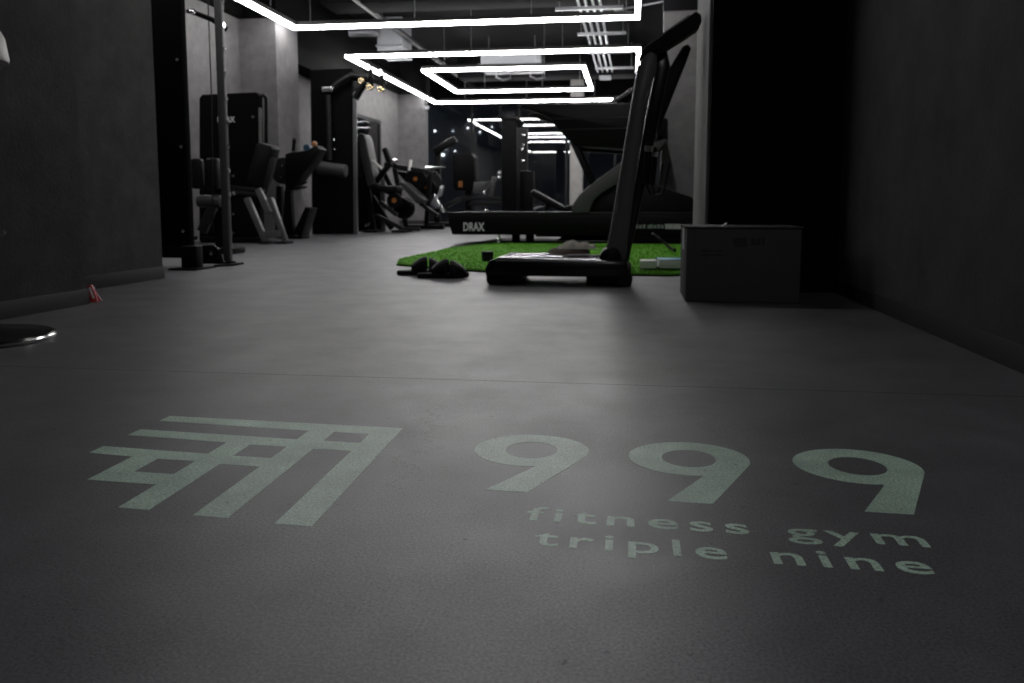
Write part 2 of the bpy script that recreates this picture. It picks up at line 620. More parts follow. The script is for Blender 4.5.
# flexible foil duct
pts = []
prof = []
for k in range(61):
    u = k / 60
    a = at(305 + 68 * u, 42 - 14 * u - 4 * math.sin(u * 3.1), 12.6)
    pts.append((a[0], 12.6 + .3 * u, a[1]))
    prof.append(.075 + .008 * (1 if k % 2 else -1))
single('flexible_duct', tube(N(), pts, prof, 14), 'foil', 'crinkled silver flexible duct left of the pale hanging duct', 'duct')
# cassette air conditioner
x0, zt = at(479, 52, 14.3)
x1, zb = at(538, 66, 14.3)
t = Thing('air_conditioner', 'white cassette air conditioner hung under the ceiling behind the far light frame', 'air conditioner', ((x0 + x1) / 2, 14.6, zb))
t.part('casing', box(N(), x0 + .03, x1 - .03, 14.3, 15.1, zb + .05, zb + .32, .01), 'white')
t.part('fascia', box(N(), x0 - .02, x1 + .02, 14.25, 15.15, zb, zb + .05, .01), 'white')
for x in (x0 + .2, x1 - .2):
    t.part('drain_pipe', tube(N(), [(x, 14.9, zb + .04), (x, 14.9, zb - .08), (x + .12, 14.9, zb - .13), (x + .25, 14.9, zb - .1), (x + .25, 14.9, zb + .04)], .018, 8), 'galv')
for x in (x0 + .1, x1 - .1):
    t.part('hanger_rod', tube(N(), [(x, 14.7, zb + .3), (x, 14.7, CEIL)], .006, 6), 'galv')
# dark ducts across the ceiling
single('ceiling_duct', box(N(), -4.0, .2, 10.6, 11.2, 2.95, 3.28, .01), 'ceil',
       'wide black duct crossing the ceiling between the two large light frames', 'duct')
single('ceiling_duct', box(N(), -3.4, .2, 16.3, 16.9, 2.85, 3.25, .01), 'ceil',
       'black duct crossing the ceiling at the far end of the far light frame', 'duct')
# ceiling spotlights/camera dome near back pier
a = at(426, 108, 16.4)
t = Thing('security_camera', 'small white dome on a stem beside the end of the grey back pier', 'camera', (a[0], 16.4, a[1]))
t.part('dome', lathe(N(), [(.001, -.05), (.05, -.035), (.065, 0), (.065, .03), (.001, .031)], (a[0], 16.4, a[1])), 'white')
t.part('stem', tube(N(), [(a[0], 16.4, a[1] + .03), (a[0], 16.4, CEIL)], .012, 8), 'black')

# ------------------------------------------------------------------ floor logo: projected light painted as thin pale shapes
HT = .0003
t = Thing('floor_logo', 'pale green emblem, large numerals and two lines of lettering of projected light, painted on the dark foreground floor', 'logo', (-.2, 1.1, 0))
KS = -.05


def sh(x, y):
    y = y + KS * (x + .827)
    return (x + .06 * (x + .83) * (1.30 - y), y)


def bar_y(x0_, x1_, ya, yb):
    return [sh(x0_, ya), sh(x1_, ya), sh(x1_, yb), sh(x0_, yb)]


# nested comb outline: every bar runs right until its leg, built as one outline with three holes
X = dict(l=-.828, c0=-.75, c1=-.706, a0=-.644, a1=-.601, b0=-.538, b1=-.492, d0=-.429, d1=-.382)
Yv = dict(t1=1.373, u1=1.337, t2=1.280, u2=1.243, t3=1.178, u3=1.142, t4=1.071, u4=1.031, bot=.937)
out = [sh(X['l'], Yv['u1']), sh(X['l'], Yv['t1']), sh(X['d1'], Yv['t1']), sh(X['d1'], .925), sh(X['d0'], .925),
       sh(X['d0'], Yv['u2'] - .014), sh(X['b1'], Yv['u2'] - .014), sh(X['b1'], .932), sh(X['b0'], .932), sh(X['b0'], Yv['u3'] - .014),
       sh(X['a1'], Yv['u3'] - .014), sh(X['a1'], .938), sh(X['a0'], .938), sh(X['a0'], Yv['u4'] - .004), sh(X['c0'], Yv['u4'] - .004),
       sh(X['c0'], Yv['u3'] - .006), sh(X['l'], Yv['u3']), sh(X['l'], Yv['t3']), sh(X['a0'], Yv['t3'] - .006), sh(X['a0'], Yv['u2'] - .008),
       sh(X['l'], Yv['u2']), sh(X['l'], Yv['t2']), sh(X['b0'], Yv['t2'] - .006), sh(X['b0'], Yv['u1'] - .010)]
h1 = [sh(X['b1'], Yv['t2'] - .006), sh(X['d0'], Yv['t2'] - .006), sh(X['d0'], Yv['u1'] - .010), sh(X['b1'], Yv['u1'] - .010)]
h2_ = [sh(X['a1'], Yv['t3'] - .008), sh(X['b0'], Yv['t3'] - .008), sh(X['b0'], Yv['u2'] - .012), sh(X['a1'], Yv['u2'] - .012)]
h3_ = [sh(X['c1'], Yv['t4'] + .001), sh(X['a0'], Yv['t4'] + .001), sh(X['a0'], Yv['u3'] - .008), sh(X['c1'], Yv['u3'] - .008)]


def lay(bm, z=HT / 2):
    for v in bm.verts:
        v.co = Vector((v.co.x * .993 - .0028, v.co.y * .9926 + .0203, v.co.z + z))
    return bm


t.part('emblem', lay(poly_curve([out, h1, h2_, h3_], HT)), 'logo_light')
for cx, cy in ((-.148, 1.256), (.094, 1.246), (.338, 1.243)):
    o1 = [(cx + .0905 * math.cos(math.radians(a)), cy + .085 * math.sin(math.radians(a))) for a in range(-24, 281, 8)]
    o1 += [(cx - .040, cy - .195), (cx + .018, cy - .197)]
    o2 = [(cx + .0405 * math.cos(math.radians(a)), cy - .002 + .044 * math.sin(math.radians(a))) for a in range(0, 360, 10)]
    t.part('numeral_nine', lay(poly_curve([o1, o2], HT)), 'logo_light')


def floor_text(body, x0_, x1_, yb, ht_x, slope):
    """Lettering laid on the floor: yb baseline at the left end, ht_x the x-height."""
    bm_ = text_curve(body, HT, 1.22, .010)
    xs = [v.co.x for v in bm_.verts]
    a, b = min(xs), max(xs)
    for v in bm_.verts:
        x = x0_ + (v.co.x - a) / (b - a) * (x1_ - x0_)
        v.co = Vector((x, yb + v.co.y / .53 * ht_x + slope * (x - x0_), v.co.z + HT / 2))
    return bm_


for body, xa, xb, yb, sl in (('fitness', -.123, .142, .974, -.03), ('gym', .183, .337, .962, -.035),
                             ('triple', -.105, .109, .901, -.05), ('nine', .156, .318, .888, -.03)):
    t.part('lettering', floor_text(body, xa, xb, yb, .034, sl), 'logo_light')

# ------------------------------------------------------------------ front body composition scale
YB = 4.08
bx = lambda px, py, y=YB: at(px, py, y)
t = Thing('body_composition_scale', 'black stand-on body scale with slanted column, in front of the green turf', 'body scale', (-.3, 4.1, 0))
pl = [(-.688, .045), (-.694, .075), (-.675, .115), (-.63, .132), (-.12, .122), (-.02, .118), (-.005, .06), (-.01, .045)]
bm = N()
prism(bm, pl, 3.93, 4.43, 'y', .012)
base = t.part('platform', bm, 'gloss')
for x in (-.655, -.03):
    for y in (4.0, 4.36):
        t.part('rubber_foot', lathe(N(), [(.03, 0), (.034, .004), (.034, .03), (.028, .036)], (x, y, 0), 20), 'rubber')
t.part('front_foot_housing', box(N(), -.69, -.53, 3.95, 4.41, .008, .09, .012), 'black')
t.part('rear_foot_housing', box(N(), -.21, -.0, 3.95, 4.41, .008, .09, .012), 'black')
for y in (4.03, 4.22):
    bm = N()
    prism(bm, [(-.57, y), (-.33, y + .01), (-.30, y + .07), (-.34, y + .125), (-.57, y + .13), (-.60, y + .065)], .131, .1345, 'z', .001)
    t.part('foot_electrode', bm, 'chrome', base)
t.part('edge_trim', box(N(), -.64, -.17, 3.926, 3.932, .118, .123), 'chrome', base)
t.part('transport_wheel', lathe(N(), [(.008, -.02), (.034, -.02), (.036, 0), (.034, .02), (.008, .02)], (-.028, 3.945, .037), 24, 'y'), 'rubber')
# hinge boss at the column root
t.part('column_boss', lathe(N(), [(.001, -.13), (.05, -.12), (.055, -.1), (.055, .1), (.05, .12), (.001, .13)], (-.10, 4.18, .125), 28, 'y'), 'black')
# front column shell
cpts = ats([(602, 266), (603, 254), (609, 246), (612, 233), (634, 100), (640, 62), (648, 49), (657, 54), (657, 68), (645.5, 100), (629, 231), (625, 266)], YB)
bm = prism(N(), cpts, 4.09, 4.17, 'y', .010)
col_ = t.part('column', bm, 'shell')
# chrome rim along the front edge of the column
c2 = ats([(601.6, 254), (607.6, 246), (610.6, 233), (632.8, 100), (638.3, 64), (640.4, 64), (635, 100), (613.0, 233), (610.0, 246), (604.0, 254)], YB)
t.part('edge_rim', tube(N(), [(x - .002, 4.10, z) for x, z in ats([(602.6, 256), (604, 252.5), (609, 246), (612, 233), (634, 100), (640, 64)], YB)], .010, 10), 'chrome', col_)
# rear column shell with a gap between
c3 = ats([(622, 262), (645, 120), (655, 70), (656, 50), (667, 52), (670, 66), (655, 140), (628, 264)], 4.22)
t.part('rear_column', prism(N(), c3, 4.20, 4.28, 'y', .008), 'gloss')
# display slab on top, tilted
d = ats([(639, 57), (645, 46), (696, 11), (701, 14), (702, 21), (699, 26), (665, 48), (652, 51)], YB)
bm = prism(N(), d, 4.08, 4.24, 'y', .010)
disp = t.part('display', bm, 'rubber')
s0, s1 = bx(652, 41.5), bx(690, 14.5)
t.part('screen', beam(N(), (s0[0] - .002, 4.16, s0[1] + .003), (s1[0] - .002, 4.16, s1[1] + .003), .004, .12, 0), 'screen', disp)
# arm carrying the far hand electrode
a_ = ats([(655, 118), (668, 70), (683, 46), (688, 44), (691, 49), (688, 58), (664, 118), (657, 140)], 4.34)
t.part('arm_holder', prism(N(), a_, 4.32, 4.37, 'y', .01), 'vinyl')
# hand electrodes hanging at the column
for k, (px, yy) in enumerate(((644, 4.13), (651, 4.30))):
    g = [(*bx(px + 1, 140 + 3 * k), 0), (*bx(px - .5, 160), 0), (*bx(px - 2, 184), 0)]
    p3 = [(q[0] + .02, yy - .06 if k == 0 else yy + .08, q[1]) for q in g]
    hd = t.part('hand_electrode', tube(N(), p3, [.014, .020, .016], 12), 'black')
    t.part('contact_band', tube(N(), [tuple(Vector(p3[0]) * .7 + Vector(p3[1]) * .3), tuple(Vector(p3[0]) * .4 + Vector(p3[1]) * .6)], .0205, 12), 'chrome', hd)
    c0 = p3[-1]
    t.part('electrode_cable', tube(N(), [c0, (c0[0] + .02, c0[1], c0[2] - .05), (c0[0] + .06, c0[1], c0[2] - .04), (c0[0] + .08, 4.22, c0[2] + .1)], .005, 8), 'black', hd)

# folded cloth on the platform
def cloth(cx, cy, z, rx, ry, hz, seed, fold=9.0, amp=.42):
    bm_ = N()
    n, mrows = 36, 9
    rows = []
    for j in range(mrows + 1):
        rr = j / mrows
        row = []
        for i in range(n):
            a = 2 * math.pi * i / n
            wob = 1 + .16 * noise.noise(Vector((math.cos(a) * 1.7, math.sin(a) * 1.7, seed)))
            x, y = rx * rr * wob * math.cos(a), ry * rr * wob * math.sin(a)
            top = hz * (1 - rr ** 4) ** .5 if rr < 1 else 0
            top *= .78 + amp * noise.noise(Vector((x * fold, y * fold * 2, seed + 3)))
            row.append(bm_.verts.new((cx + x, cy + y, z + max(top, 0 if rr >= 1 else .003))))
        rows.append(row)
    for j in range(1, mrows):
        for i in range(n):
            k = (i + 1) % n
            bm_.faces.new((rows[j][i], rows[j][k], rows[j + 1][k], rows[j + 1][i]))
    c = bm_.verts.new((cx, cy, z + hz * .85))
    for i in range(n):
        bm_.faces.new((rows[1][i], rows[1][(i + 1) % n], c))
    for v in rows[0]:
        bm_.verts.remove(v)
    bm_.faces.new(rows[-1][::-1])
    bmesh.ops.recalc_face_normals(bm_, faces=bm_.faces)
    return bm_


t = Thing('folded_cloth', 'crumpled brown and cream cloth lying on the platform of the body scale', 'cloth', (-.30, 4.28, .132))
t.part('brown_side', cloth(-.315, 4.29, .136, .115, .10, .042, 1.3), 'brown')
t.part('cream_side', cloth(-.28, 4.29, .161, .105, .075, .034, 5.1, 24, 1.1), 'cream')

# ------------------------------------------------------------------ green turf and rubber mat
tp = [(-1.475, 5.16), (-1.2, 4.92), (-.80, 4.68), (-.3, 4.58), (.20, 4.56), (.30, 4.63), (.75, 4.64), (.75, 8.0), (-1.31, 8.0), (-1.55, 7.1), (-1.57, 5.55)]
t = Thing('turf_mat', 'bright green artificial turf mat on the floor behind the body scale', 'turf mat', (-.6, 6.2, 0))
t.part('backing', prism(N(), [(x * 1.004, y) for x, y in tp], 0, .008, 'z'), 'rubber')
bm = N()
prism(bm, tp, .008, .018, 'z')


def inside(p, poly):
    c = False
    n = len(poly)
    for i in range(n):
        (xa, ya), (xb, yb) = poly[i], poly[(i + 1) % n]
        if (ya > p[1]) != (yb > p[1]) and p[0] < (xb - xa) * (p[1] - ya) / (yb - ya) + xa:
            c = not c
    return c


rng_ = random.Random(3)
k = 0
while k < 20000:
    x, y = rng_.uniform(-1.6, .75), 4.55 + 3.75 * rng_.random() ** 1.5
    if not inside((x, y), tp):
        continue
    a = rng_.uniform(0, 6.28)
    hh = rng_.uniform(.006, .012)
    wv = .004
    dx, dy = math.cos(a) * wv, math.sin(a) * wv
    lx, ly = rng_.uniform(-.006, .006), rng_.uniform(-.006, .006)
    v = [bm.verts.new((x - dx, y - dy, .017)), bm.verts.new((x + dx, y + dy, .017)), bm.verts.new((x + lx, y + ly, .017 + hh))]
    bm.faces.new(v)
    k += 1
t.part('pile', bm, 'turf').__setitem__('kind', 'stuff')
single('rubber_mat', prism(N(), [(-1.60, 7.3), (-1.575, 7.3), (-1.335, 8.03), (.75, 8.03), (.75, 9.4), (-1.5, 9.4)], 0, .012, 'z', .003), 'rubber',
       'thin black rubber mat under the long treadmill, behind the green turf', 'mat')

# ------------------------------------------------------------------ slippers
def slipper(label, px, py, y, yaw, mirror):
    c = at(px, py, y)
    t_ = Thing('slipper', label, 'slipper', (c[0], y, 0), 'black slippers by the turf')
    R_ = Matrix.Rotation(yaw, 4, 'Z')
    L_ = .275

    def tr(bm_):
        for v in bm_.verts:
            v.co = R_ @ v.co
            v.co += Vector((c[0], y, 0))
        return bm_
    prof = [(-.5, .0), (-.48, .25), (-.40, .36), (-.2, .37), (0, .36), (.2, .44), (.36, .45), (.46, .32), (.5, .05)]
    up = [(a * L_, b * .1) for a, b in prof]
    dn = [(a * L_, -b * .1) for a, b in reversed(prof[1:])]
    bm_ = prism(N(), up + dn, 0, .026, 'z', .006)
    for v in bm_.verts:
        if v.co.x > .06:
            v.co.z += (v.co.x - .06) * .08
    t_.part('sole', tr(bm_), 'rubber')
    for u0, u1, hf in ((-.20, .10, lambda q: .060 + .042 * math.sin(q * 1.7)), (.15, .45, lambda q: .096 - .050 * q ** 1.6)):
        bm_ = N()
        rows = []
        for layer in (0, 1):
            for i in range(7):
                u = u0 + (u1 - u0) * i / 6
                hh = hf(i / 6)
                hw = .046 + .006 * (u > 0) if u < .3 else .049 - (u - .3) * .10
                row = []
                for j in range(13):
                    th = math.pi * j / 12
                    sc = 1 - .10 * layer
                    row.append(bm_.verts.new((u * L_, -math.cos(th) * hw * sc, .02 + math.sin(th) ** .7 * (hh - .02) * (1 - .07 * layer))))
                rows.append(row)
        for base_ in (0, 7):
            for i in range(6):
                for j in range(12):
                    bm_.faces.new((rows[base_ + i][j], rows[base_ + i][j + 1], rows[base_ + i + 1][j + 1], rows[base_ + i + 1][j]))
        for i in (0, 6):
            for j in range(12):
                bm_.faces.new((rows[i][j], rows[i][j + 1], rows[7 + i][j + 1], rows[7 + i][j]))
        bmesh.ops.recalc_face_normals(bm_, faces=bm_.faces)
        t_.part('strap', tr(bm_), 'black')
    return t_


slipper('black strap slipper nearer the camera, toe pointing right', 443, 275, 4.30, math.radians(4), False)
slipper('black strap slipper on the left, half behind the other one', 422, 271, 4.47, math.radians(10), True)

# small black pot on the turf
c = at(487.5, 258, 5.35)
t = Thing('small_pot', 'small black cylindrical pot standing on the turf left of the body scale', 'pot', (c[0], 5.35, .018))
t.part('pot_body', lathe(N(), [(.030, .018), (.036, .03), (.038, .062), (.032, .066)], (c[0], 5.35, 0)), 'rubber')
t.part('cap', lathe(N(), [(.038, .062), (.040, .066), (.040, .080), (.036, .084), (.001, .085)], (c[0], 5.35, 0)), 'black')

# books on the turf
def book(label, x0_, x1_, y0_, y1_, z, th, cov, rot):
    t_ = Thing('book', label, 'book', ((x0_ + x1_) / 2, (y0_ + y1_) / 2, z), 'books lying on the turf')
    R_ = Matrix.Rotation(rot, 4, 'Z')
    cx, cy = (x0_ + x1_) / 2, (y0_ + y1_) / 2

    def tr(bm_):
        for v in bm_.verts:
            q = R_ @ Vector((v.co.x - cx, v.co.y - cy, 0))
            v.co = Vector((q.x + cx, q.y + cy, v.co.z))
        return bm_
    t_.part('pages', tr(box(N(), x0_ + .004, x1_ - .004, y0_ + .004, y1_ - .003, z + .004, z + th - .003, .002)), 'paper')
    t_.part('back_cover', tr(box(N(), x0_ - .004, x1_, y0_, y1_, z, z + .004, .001)), 'ink')
    t_.part('front_cover', tr(box(N(), x0_, x1_, y0_, y1_, z + th - .003, z + th, .001)), cov)
    t_.part('spine', tr(box(N(), x0_ - .004, x1_, y1_ - .003, y1_, z, z + th, .001)), cov)


book('thick white-covered book lying on the turf, left of the blue one', .052, .142, 4.70, 4.84, .028, .046, 'paper', -.03)
book('white-paged book with a blue cover lying on the turf beside the carton', .150, .285, 4.72, 4.93, .028, .052, 'blue', .05)

# ------------------------------------------------------------------ carton
t = Thing('cardboard_box', 'large closed grey carton with black print standing before the black wall', 'cardboard box', (.43, 3.55, 0))
t.part('carton_body', box(N(), .214, .652, 3.36, 3.72, 0, .292, .006), 'card')
for x0_, x1_, y0_, y1_ in ((.206, .655, 3.352, 3.538), (.206, .655, 3.542, 3.728)):
    t.part('top_flap', box(N(), x0_, x1_, y0_, y1_, .292, .298, .002), 'card')
prt = [(.395, .445, .222, .254), (.462, .476, .228, .254), (.482, .496, .228, .254), (.502, .512, .228, .254), (.27, .315, .202, .206), (.325, .352, .202, .206),
       (.27, .305, .186, .190), (.318, .35, .186, .190)]
for a, b, c_, d_ in prt:
    t.part('printed_mark', box(N(), a, b, 3.3565, 3.3605, c_, d_), 'ink')
t.part('loose_tape', prism(N(), [(.350, .296), (.372, .312), (.376, .312), (.356, .296)], 3.40, 3.44, 'y'), 'white', label='torn end of pale tape')
t.part('side_tape', box(N(), .2125, .2145, 3.50, 3.58, .20, .296), 'white')

# ------------------------------------------------------------------ bar stool at left edge
sx, sy = -1.868, 2.10
t = Thing('bar_stool', 'bar stool with pale seat and glossy round base, cut off at the left edge', 'bar stool', (sx, sy, 0))
t.part('base_disc', lathe(N(), [(.222, 0), (.23, .004), (.23, .010), (.224, .016), (.10, .026), (.05, .045), (.001, .046)], (sx, sy, 0), 64), 'gloss')
t.part('base_rim', lathe(N(), [(.2305, .003), (.2325, .006), (.2325, .010), (.2305, .013)], (sx, sy, 0), 64), 'chrome')
t.part('pole', lathe(N(), [(.03, .04), (.03, .38), (.022, .382), (.022, .75), (.001, .751)], (sx, sy, 0), 32), 'chrome')
bm = N()
tube(bm, [(sx + .15 * math.cos(a) - .05, sy + .15 * math.sin(a), .30) for a in [math.radians(20 + 16 * k) for k in range(21)]], .011, 10)
t.part('footrest', bm, 'chrome')
t.part('seat_plate', lathe(N(), [(.10, .745), (.130, .758), (.132, .772), (.10, .775)], (sx, sy, 0), 48), 'black')
t.part('seat', lathe(N(), [(.12, .774), (.152, .778), (.154, .788), (.146, .845), (.138, .862), (.11, .872), (.001, .868)], (sx, sy, 0), 48), 'leather')

# red striped tag
c = at(94, 302, 3.03)
t = Thing('warning_tag', 'small red folded tag with white stripes at the corner of the left wall', 'tag', (-2.105, 3.02, 0))
R_ = Matrix.Rotation(math.radians(14), 4, 'Z')


def tagtr(bm_):
    for v in bm_.verts:
        q = R_ @ v.co
        v.co = q + Vector((-2.112, 3.0, 0))
    return bm_


for s in (0, 1):
    y0_, y1_ = ((0, .014), (.034, .017))[s]
    bm = N()
    prism(bm, [(-.020, .002), (.038, .002), (.010, .068), (-.022, .068)], 0, .003, 'y')
    for v in bm.verts:
        v.co.y += y0_ + (y1_ - y0_) * v.co.z / .068
    pnl = t.part('panel', tagtr(bm), 'red')
    if s == 0:
        for dx in (0, .022):
            bm = N()
            prism(bm, [(-.006 + dx, .016), (.002 + dx, .016), (-.010 + dx * .8, .060), (-.019 + dx * .8, .060)], -.0015, .0005, 'y')
            for v in bm.verts:
                v.co.y += y0_ + (y1_ - y0_) * v.co.z / .068
            t.part('stripe', tagtr(bm), 'whitep', pnl)

# ------------------------------------------------------------------ long treadmill
YT = 8.1
T = lambda *p: ats(p, YT)
t = Thing('treadmill', 'long black treadmill with a high console, running across behind the green turf', 'treadmill', (-.5, 8.5, 0))
dk = t.part('deck', prism(N(), T((447, 214), (700, 214), (735, 220), (735, 234), (700, 236), (452, 234.5), (448, 222)), YT, 9.0, 'y', .012), 'black')
tp_ = T((447, 213), (720, 213))
t.part('side_rail', box(N(), tp_[0][0], tp_[1][0], YT - .005, YT + .11, tp_[0][1] - .012, tp_[0][1] + .012, .005), 'dsteel')
t.part('side_rail', box(N(), tp_[0][0], tp_[1][0], 8.9, 9.01, tp_[0][1] - .012, tp_[0][1] + .012, .005), 'dsteel')
t.part('running_belt', box(N(), tp_[0][0] + .02, tp_[1][0] - .5, YT + .12, 8.89, tp_[0][1] - .016, tp_[0][1] + .002, .004), 'rubber')
q = T((463.5, 231), (484.5, 222.5))
t.part('logo_lettering', upright_text('DRAX', q[0][0], q[1][0], q[0][1], q[1][1], YT - .004, .006), 'logo', dk)
q = T((631, 229.5), (664, 224.5))
for k in range(9):
    # worn line of small print: short dashes
    u0 = q[0][0] + (q[1][0] - q[0][0]) * (k / 9 + (.02 if k != 4 else .06))
    box_ = box(N(), u0, u0 + (q[1][0] - q[0][0]) * .085, YT - .003, YT + .002, q[0][1] + .012, q[1][1] - .006 + .006 * (k % 2))
    t.part('small_print', box_, 'faint', dk)
q = T((665, 229), (681, 224))
for k in range(8):
    u0 = q[0][0] + (q[1][0] - q[0][0]) * k / 8
    t.part('hatching', prism(N(), [(u0, q[1][1]), (u0 + .012, q[1][1]), (u0 + .019, q[0][1]), (u0 + .007, q[0][1])], YT - .003, YT + .002, 'y'), 'logo', dk)
for px in (499, 680):
    for y in (YT + .1, 8.9):
        xx = at(px, 240, y)[0]
        t.part('levelling_foot', lathe(N(), [(.035, .012), (.035, .022), (.012, .028), (.012, .12)], (xx, y, 0), 16), 'chrome')
t.part('lift_frame', prism(N(), [(-.75, .03), (-.65, .10), (.3, .10), (.3, .03)], YT + .3, 8.8, 'y', .01), 'black')
for px in (515, 529):
    xx = at(px, 240, YT + .45)[0]
    t.part('support_leg', box(N(), xx - .03, xx + .05, YT + .42, YT + .50, .012, .12, .006), 'black')
t.part('lower_skirt', prism(N(), [(-.15, .02), (-.2, .10), (.7, .10), (.7, .02)], YT + .02, 8.95, 'y', .01), 'black')
# motor hood
t.part('motor_hood', prism(N(), T((578, 213), (590, 196), (606, 186), (640, 180), (690, 196), (716, 213)), YT + .06, 8.95, 'y', .02), 'black')
# arched side frames rising from the hood
for y in (YT - .02, 8.94):
    f_ = ats([(571, 213), (573, 204), (579, 195), (588, 187), (604, 175), (618, 164), (640, 146), (655, 130), (668, 140), (650, 160), (622, 181), (602, 193), (594, 200), (589, 213)], YT)
    t.part('side_arch', prism(N(), f_, y, y + .08, 'y', .012), 'arch')
# uprights leaning to the console
for y in (YT + .03, 8.88):
    a, b = at(571, 138, YT), at(594, 188, YT)
    t.part('upright', beam(N(), (a[0], y, a[1]), (b[0], y, b[1]), .055, .06, .01), 'black')
# console: long wedge with handrails
cons = T((520, 104), (640, 103), (668, 120), (668, 140), (640, 150), (575, 146), (567, 139), (549, 118), (536, 112), (518, 107))
t.part('handrail', prism(N(), cons, YT - .02, YT + .06, 'y', .02), 'black')
t.part('handrail', prism(N(), cons, 8.90, 8.98, 'y', .02), 'black')
cons2 = T((572, 110), (640, 106), (668, 118), (668, 140), (640, 147), (575, 142))
cs = t.part('console', prism(N(), cons2, YT + .06, 8.90, 'y', .02), 'black')
for k, (ya, yb) in enumerate(((119, 121), (130, 132))):
    g = T((552 + 6 * k, ya), (640, ya - 2))
    t.part('groove', beam(N(), (g[0][0], YT - .021, g[0][1]), (g[1][0], YT - .021, g[1][1]), .012, .006, 0), 'gloss', cs)
sc_ = T((606, 106), (640, 84))
t.part('screen_housing', beam(N(), (sc_[0][0], 8.5, sc_[0][1]), (sc_[1][0], 8.5, sc_[1][1]), .05, .55, .012), 'gloss')
# bottle rings on top
pc = at(624, 98, YT)
t.part('tablet_holder', prism(N(), T((603, 106), (612, 96), (622, 92), (632, 89), (640, 92), (640, 106)), YT + .2, YT + .3, 'y', .01), 'vinyl')
# power cord
cpt = [(653, 234, 8.05), (657, 238, 7.7), (664, 242, 7.3), (670, 248, 6.9)]
p3 = []
for a, b, y in cpt:
    q = at(a, b, y)
    p3.append((q[0], y, max(q[1], .04)))
p3 += [(.32, 6.3, .05)]
t.part('power_cord', tube(N(), p3, .012, 8), 'black')
q0 = at(654, 235.5, 8.0)
t.part('cord_plug', tube(N(), [(q0[0] - .02, 7.99, q0[1] + .02), (q0[0] + .05, 7.95, q0[1] - .03)], .016, 8), 'steel')

# ------------------------------------------------------------------ cable station by the passage (front left)
t = Thing('cable_station', 'tall black cable column with a grey perforated post, just beyond the left wall', 'gym machine', (-2.6, 4.9, 0))
YC = 4.85
a, b = at(140, 250, YC), at(190, 240, YC)
sh_ = t.part('column_shroud', box(N(), a[0], b[0], YC, YC + .06, .12, 2.62, .008), 'blackwall')
for px, py in ((180, 60), (184, 147), (186, 231)):
    q = at(px - 2, py, YC)
    t.part('bolt', lathe(N(), [(.001, -.012), (.010, -.010), (.011, 0), (.001, .001)], (q[0], YC - .001, q[1]), 12, 'y'), 'chrome', sh_)
t.part('floor_beam', box(N(), a[0], at(189, 250, YC)[0], YC, YC + .10, .055, .13, .008), 'black')
fx = at(189, 268, 4.66)[0]
t.part('foot_post', box(N(), fx - .05, fx + .05, 4.66, 4.74, .008, .14, .006), 'black')
t.part('foot_plate', prism(N(), [(fx - .085, 4.58), (fx + .09, 4.58), (fx + .09, 4.82), (fx - .085, 4.82)], 0, .010, 'z', .003), 'black')
gp = ats([(192, 249), (200, 245), (214, 245), (219, 249), (222.5, 262), (222, 265), (204, 266)], 4.98)
g_ = t.part('gusset_plate', prism(N(), [(x, max(z, .012)) for x, z in gp], 4.96, 5.0, 'y', .004), 'black')
q = at(211.5, 253, 4.96)
t.part('bolt', lathe(N(), [(.001, -.014), (.012, -.010), (.013, 0), (.001, .001)], (q[0], 4.96, q[1]), 12, 'y'), 'chrome', g_)
q = at(197.5, 238, 4.98)
t.part('pivot_bolt', lathe(N(), [(.001, -.014), (.012, -.010), (.013, 0), (.001, .001)], (q[0], 4.97, q[1]), 12, 'y'), 'chrome')
t.part('base_bar', prism(N(), [(fx + .05, 4.86), (at(239, 265, 5.05)[0], 4.98), (at(239, 265, 5.05)[0], 5.12), (fx + .05, 5.06)], 0, .014, 'z', .003), 'black')
px_ = at(228, 250, 5.05)[0]
up_ = t.part('perforated_post', box(N(), px_ - .026, px_ + .022, 5.03, 5.07, .012, 2.75, .006), 'steel')
for z in [.45 + .15 * k for k in range(14)]:
    t.part('hole_ring', lathe(N(), [(.006, -.001), (.016, -.001), (.017, .006), (.006, .006)], (px_ + .022, 5.05, z), 12, 'x'), 'chrome', up_)
t.part('post_collar', lathe(N(), [(.048, .012), (.048, .022), (.036, .028)], (px_, 5.05, 0), 20), 'black')
t.part('cable', tube(N(), [(at(208, 0, 5.3)[0], 5.3, 2.7), (at(211.5, 95, 5.3)[0], 5.3, at(211, 95, 5.3)[1]), (at(213, 230, 5.3)[0], 5.3, .2)], .004, 6), 'black')
qs = [at(187, 11, 5.2), at(192, 11.5, 5.2), at(204, 16, 5.2), at(216, 25, 5.2)]
pb = t.part('pulldown_bar', tube(N(), [(q[0], 5.2 + .05 * i, q[1]) for i, q in enumerate(qs)], [.012, .016, .017, .016], 10), 'black')
t.part('bar_tip', lathe(N(), [(.008, -.014), (.016, -.01), (.016, .012), (.008, .014)], (qs[1][0] - .0, 5.205, qs[1][1]), 14, 'x'), 'chrome', pb)
t.part('top_beam', box(N(), a[0], px_ + .03, 4.98, 5.10, 2.66, 2.76, .006), 'black')

